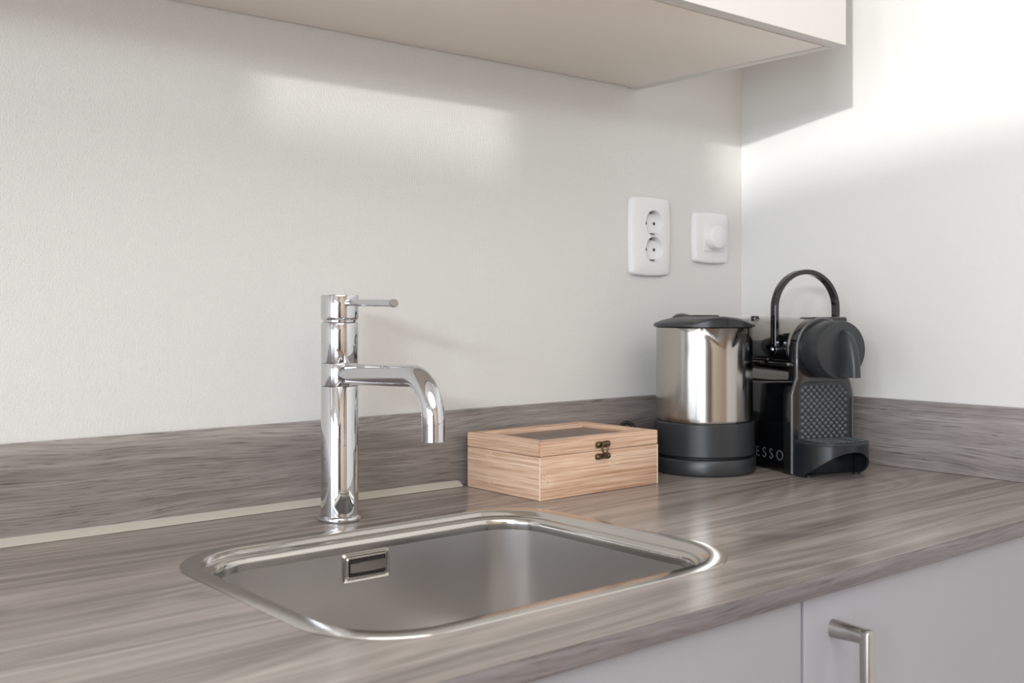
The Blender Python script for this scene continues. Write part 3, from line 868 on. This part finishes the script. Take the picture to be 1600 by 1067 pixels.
# band section: flat strap with a groove
sec = [(-0.0062, -0.0022), (-0.0052, -0.0032), (0.0052, -0.0032), (0.0062, -0.0022), (0.0062, 0.0026), (0.0052, 0.0036), (0.0014, 0.0036), (0.0008, 0.0022), (-0.0008, 0.0022), (-0.0014, 0.0036), (-0.0052, 0.0036), (-0.0062, 0.0026)]
rings = []
for i, p_ in enumerate(path):
    a = Vector(path[max(i - 1, 0)]); b = Vector(path[min(i + 1, len(path) - 1)]); T = (b - a).normalized()
    nrm = Vector((0, 1, 0)).cross(T)          # outwards
    rings.append([Vector(p_) + Vector((0, 1, 0)) * u_ + nrm * v_ * -1 for u_, v_ in sec])
loft(bm, rings)
lever = fin('lever_arch', bm, M_gloss, cm, 40)
for s in (-1, 1):
    bm = bmesh.new()
    lathe(bm, [(0.0078, -0.007), (0.0082, -0.005), (0.0082, 0.0034), (0.0072, 0.0046), (0.0001, 0.0048)], 36, align((s * 0.0520, lvy, 0.1750), (s, 0, 0)))
    pv = fin('lever_pivot', bm, M_gloss, lever, 35)
    bm = bmesh.new()
    lathe(bm, [(0.0030, 0.0), (0.0029, 0.0012), (0.0018, 0.0024), (0.0001, 0.0028)], 20, align((s * 0.0566, lvy, 0.1750), (s, 0, 0)))
    fin('pivot_screw', bm, M_chrome, pv, 40)

# drip tray: rounded deck, grille, skirt with a swept lower edge
def dplan(t, w_=0.0505, dpt=0.066, y0=-0.0005):
    """t 0..1 from left back, round the front, to right back"""
    a = PI * t
    return (-w_ * math.cos(a) if True else 0, y0 - 0.016 - (dpt - 0.016) * math.sin(a) ** 0.9)
N = 48
plan = [(-0.0505, -0.0005)] + [dplan(k / N) for k in range(N + 1)] + [(0.0505, -0.0005)]
bm = bmesh.new()
loft(bm, [[(x * 0.985, y * 0.985, 0.0440) for x, y in plan], [(x, y, 0.0455) for x, y in plan], [(x, y, 0.0485) for x, y in plan], [(x * 0.985, y * 0.985 - 0.0002, 0.0495) for x, y in plan]])
dt = empty('drip_tray', (0, 0, 0)); dt.parent = cm
fin('tray_deck', bm, M_blk2, dt, 35)
bm = bmesh.new()
loft(bm, [[(x * 0.86, -0.004 + y * 0.86, 0.0494) for x, y in plan], [(x * 0.86, -0.004 + y * 0.86, 0.0502) for x, y in plan]])
gr = fin('tray_grille', bm, M_blk, dt)
bm = bmesh.new()
for k in range(-5, 6):
    if k == 2: continue
    x = k * 0.0072
    ymax = -0.016 - 0.050 * math.sin(math.acos(min(1, abs(x) / 0.0505))) * 0.80
    add_box(bm, x - 0.0013, x + 0.0013, ymax, -0.007, 0.0502, 0.0511)
g_ = fin('grille_bars', bm, M_stud, gr); g_['kind'] = 'stuff'
# skirt shell
bm = bmesh.new(); rings = []
for i, (x, y) in enumerate(plan):
    a_ = PI * min(1, max(0, (i - 1) / N))
    low = 0.0008 + 0.0370 * max(0.0, math.sin(a_)) ** 1.25
    k = 0.955
    rings.append([(x, y, 0.0458), (x, y, low), (x * k, y * k, low), (x * k, y * k, 0.0458)])
loft(bm, rings)
fin('tray_skirt', bm, M_blk, dt, 35)
bm = bmesh.new(); add_box(bm, -0.0460, 0.0460, -0.0090, -0.0005, 0.0015, 0.0440, 0.0020)
fin('tray_block', bm, M_blk, dt, 40)
for x in (-0.040, 0.040):
    for y in (-0.022, 0.215):
        bm = bmesh.new(); lathe(bm, [(0.005, 0.0), (0.005, 0.0032)], 16, Matrix.Translation((x, y, 0)))
        fin('rubber_foot', bm, M_rub, cm)

# ------------------------------------------------------------------ socket and dimmer on the back wall
def pillow(bm, hx_, hz_, d, r, nseg=6, bow=0.0025):
    """wall plate: rounded outline with bowed sides, domed edge; faces -Y"""
    def ring(ins, y):
        pts = []
        base = rrect(0, 0, hx_ - ins, hz_ - ins, r, 0, nseg)
        # subdivide the long edges so they can bow
        full = []
        for i in range(len(base)):
            a = Vector(base[i]); b = Vector(base[(i + 1) % len(base)])
            full.append(a)
            if (b - a).length > r: 
                for q in range(1, 8): full.append(a.lerp(b, q / 8))
        for p_ in full:
            fx = 1 - (p_.y / hz_) ** 2; fz = 1 - (p_.x / hx_) ** 2
            x = p_.x + math.copysign(bow * fx, p_.x) * (abs(p_.x) / hx_) ** 2
            z = p_.y + math.copysign(bow * fz, p_.y) * (abs(p_.y) / hz_) ** 2
            pts.append((x, y, z))
        return pts
    return ring
sk2 = empty('double_socket', (-0.2325, 0, H0 + 0.3452), 0, 'white wall plate with two round sockets one above the other', 'socket')
bm = bmesh.new()
ring = pillow(bm, 0.0415, 0.0590, 0.01, 0.006)
rgs = [ring(0, -0.0002), ring(0, -0.0060), ring(0.0012, -0.0088), ring(0.0040, -0.0102)]
vr = loft(bm, rgs, False, False)
# face with two round openings
holes = [(0.0045, 0.0203), (0.0045, -0.0203)]
eds = [bm.edges.get((vr[-1][i], vr[-1][(i + 1) % len(vr[-1])])) for i in range(len(vr[-1]))]
for hx0, hz0 in holes:
    vs = [bm.verts.new((hx0 + 0.0202 * math.cos(2 * PI * i / 40), -0.0102, hz0 + 0.0202 * math.sin(2 * PI * i / 40))) for i in range(40)]
    eds += [bm.edges.new((vs[i], vs[(i + 1) % 40])) for i in range(40)]
bmesh.ops.triangle_fill(bm, use_beauty=True, edges=eds)
fin('cover_plate', bm, M_white, sk2, 30)
for hx0, hz0 in holes:
    bm = bmesh.new()
    m_ = align((hx0, -0.0102, hz0), (0, -1, 0))
    lathe(bm, [(0.0202, 0.0), (0.0202, 0.0006), (0.0198, 0.0009), (0.0194, 0.0004), (0.0191, -0.0090), (0.0001, -0.0092)], 48, m_, False, True)
    well = fin('socket_well', bm, M_white, sk2, 35)
    for s in (-1, 1):
        bm = bmesh.new(); lathe(bm, [(0.0026, 0.0), (0.0026, 0.0003)], 16, align((hx0 + s * 0.0095, -0.0012, hz0), (0, -1, 0)))
        fin('pin_hole', bm, M_hole, well)
        bm = bmesh.new(); add_box(bm, hx0 - 0.0026, hx0 + 0.0026, -0.0092, -0.0012, hz0 + s * 0.0165 - 0.0014, hz0 + s * 0.0165 + 0.0014, 0.0003)
        fin('earth_clip', bm, M_pin, well)

dm = empty('dimmer_switch', (-0.0880, 0, H0 + 0.3490), 0, 'white square wall plate with a round dimmer knob near the corner', 'dimmer')
bm = bmesh.new()
ring = pillow(bm, 0.0400, 0.0395, 0.01, 0.005)
loft(bm, [ring(0, -0.0002), ring(0, -0.0060), ring(0.0012, -0.0088), ring(0.0040, -0.0100)], False, True)
fin('cover_plate', bm, M_white, dm, 30)
bm = bmesh.new(); add_box(bm, -0.0225, 0.0290, -0.0118, -0.0099, -0.0225, 0.0225, 0.0005)
fin('switch_insert', bm, M_white, dm, 30)
bm = bmesh.new()
lathe(bm, [(0.0200, 0.0), (0.0198, 0.004), (0.0190, 0.0125), (0.0182, 0.0138), (0.0170, 0.0144), (0.001, 0.0146)], 64, align((-0.0022, -0.0120, 0.0005), (0, -1, 0)))
fin('dimmer_knob', bm, M_white, dm, 35)

# ------------------------------------------------------------------ upper cabinet
CX1, CY0, CZ = -0.256, -0.3658, 0.569
uc = empty('wall_cabinet', (0, 0, H0 + CZ), 0, 'pale upper cabinet with white fronts above the sink and box', 'cabinet')
UL = -2.60; dth = 0.019; ch = 0.72; st_ = 0.016
box('side_panel', CX1 - st_, CX1, CY0 + dth + 0.0025, -0.0005, 0.0, ch, M_cab, uc, 0.0004)
box('side_panel', UL, UL + st_, CY0 + dth + 0.0025, -0.0005, 0.0, ch, M_cab, uc, 0.0004)
box('bottom_panel', UL + st_ + 0.0004, CX1 - st_ - 0.0010, CY0 + dth + 0.0045, -0.0100, 0.0004, 0.0164, M_carc, uc, 0.0004)
box('top_panel', UL + st_, CX1 - st_, CY0 + dth + 0.0025, -0.0005, ch - 0.016, ch, M_carc, uc)
box('back_panel', UL + st_ + 0.001, CX1 - st_ - 0.001, -0.0085, -0.0010, 0.0030, ch - 0.017, M_carc, uc)
n = 4; wdt = (CX1 - UL) / n
for i in range(n):
    a = UL + i * wdt + 0.001; b = UL + (i + 1) * wdt - 0.001
    if i == n - 1: b = CX1
    box('door', a, b, CY0, CY0 + dth, -0.0002, ch - 0.002, M_cab, uc, 0.0009, 3)

# ------------------------------------------------------------------ lower cabinets
def base_unit(x0, x1, label, doors):
    u = empty('base_cabinet', ((x0 + x1) / 2, 0, 0), 0, label, 'cabinet')
    xm = (x0 + x1) / 2
    h = (x1 - x0) / 2; ztop = H0 - TW - 0.0005
    box('side_panel', -h + 0.0002, -h + 0.016, -0.570, -0.03, 0.10, ztop, M_cab, u)
    box('side_panel', h - 0.016, h - 0.0002, -0.570, -0.03, 0.10, ztop, M_cab, u)
    box('bottom_panel', -h + 0.0165, h - 0.0165, -0.570, -0.03, 0.10, 0.116, M_cab, u)
    box('kick_board', -h + 0.0002, h - 0.0002, -0.520, -0.504, 0.0005, 0.0995, M_low, u)
    box('front_rail', -h + 0.0165, h - 0.0165, -0.570, -0.554, ztop - 0.05, ztop, M_cab, u)
    for dx0, dx1, handle_x in doors:
        d = box('door', dx0 - xm, dx1 - xm, -0.5905, -0.5715, 0.105, H0 - TW - 0.0012, M_low, u, 0.0010, 3)
        if handle_x is None: continue
        hxl = handle_x - xm
        bm = bmesh.new()
        yb = -0.5905; zt_ = H0 - 0.0515; zb_ = zt_ - 0.150
        yo = -0.034
        for zz, sg in ((zt_, 1), (zb_, -1)):
            rings = []
            for k in range(9):
                t = k / 8
                rz = 0.0082 * (1 - t) + 0.0062 * t; rx = 0.0068 * (1 - t) + 0.0052 * t
                y = yb + 0.0004 + yo * t
                cz_ = zz - sg * 0.0004 * t
                rings.append([(hxl + rx * math.copysign(abs(math.cos(a)) ** 0.8, math.cos(a)), y, cz_ + rz * math.copysign(abs(math.sin(a)) ** 0.8, math.sin(a))) for a in [2 * PI * q / 24 for q in range(24)]])
            loft(bm, rings)
        add_box(bm, hxl - 0.0052, hxl + 0.0052, yb + yo - 0.0052, yb + yo + 0.0050, zb_ - 0.0060, zt_ + 0.0060, 0.0028, 4)
        fin('handle', bm, M_nickel, d, 45)
    return u
SEAM = -0.6705
base_unit(-1.270, -0.072, 'pale grey two-door base cabinet under the sink with a bow handle by the seam',
          [(-1.268, SEAM - 0.0025, None), (SEAM + 0.0025, -0.074, -0.6260)])
base_unit(-1.870, -1.2705, 'pale grey single-door base cabinet at the left end, left of the sink cabinet', [(-1.868, -1.2725, None)])
box_f = box('filler_strip', -0.0715, -0.001, -0.5905, -0.5715, 0.105, H0 - TW - 0.0012, M_low, None, 0.0008)
tag(box_f, 'narrow pale grey filler strip between the base cabinet and right wall', 'filler')
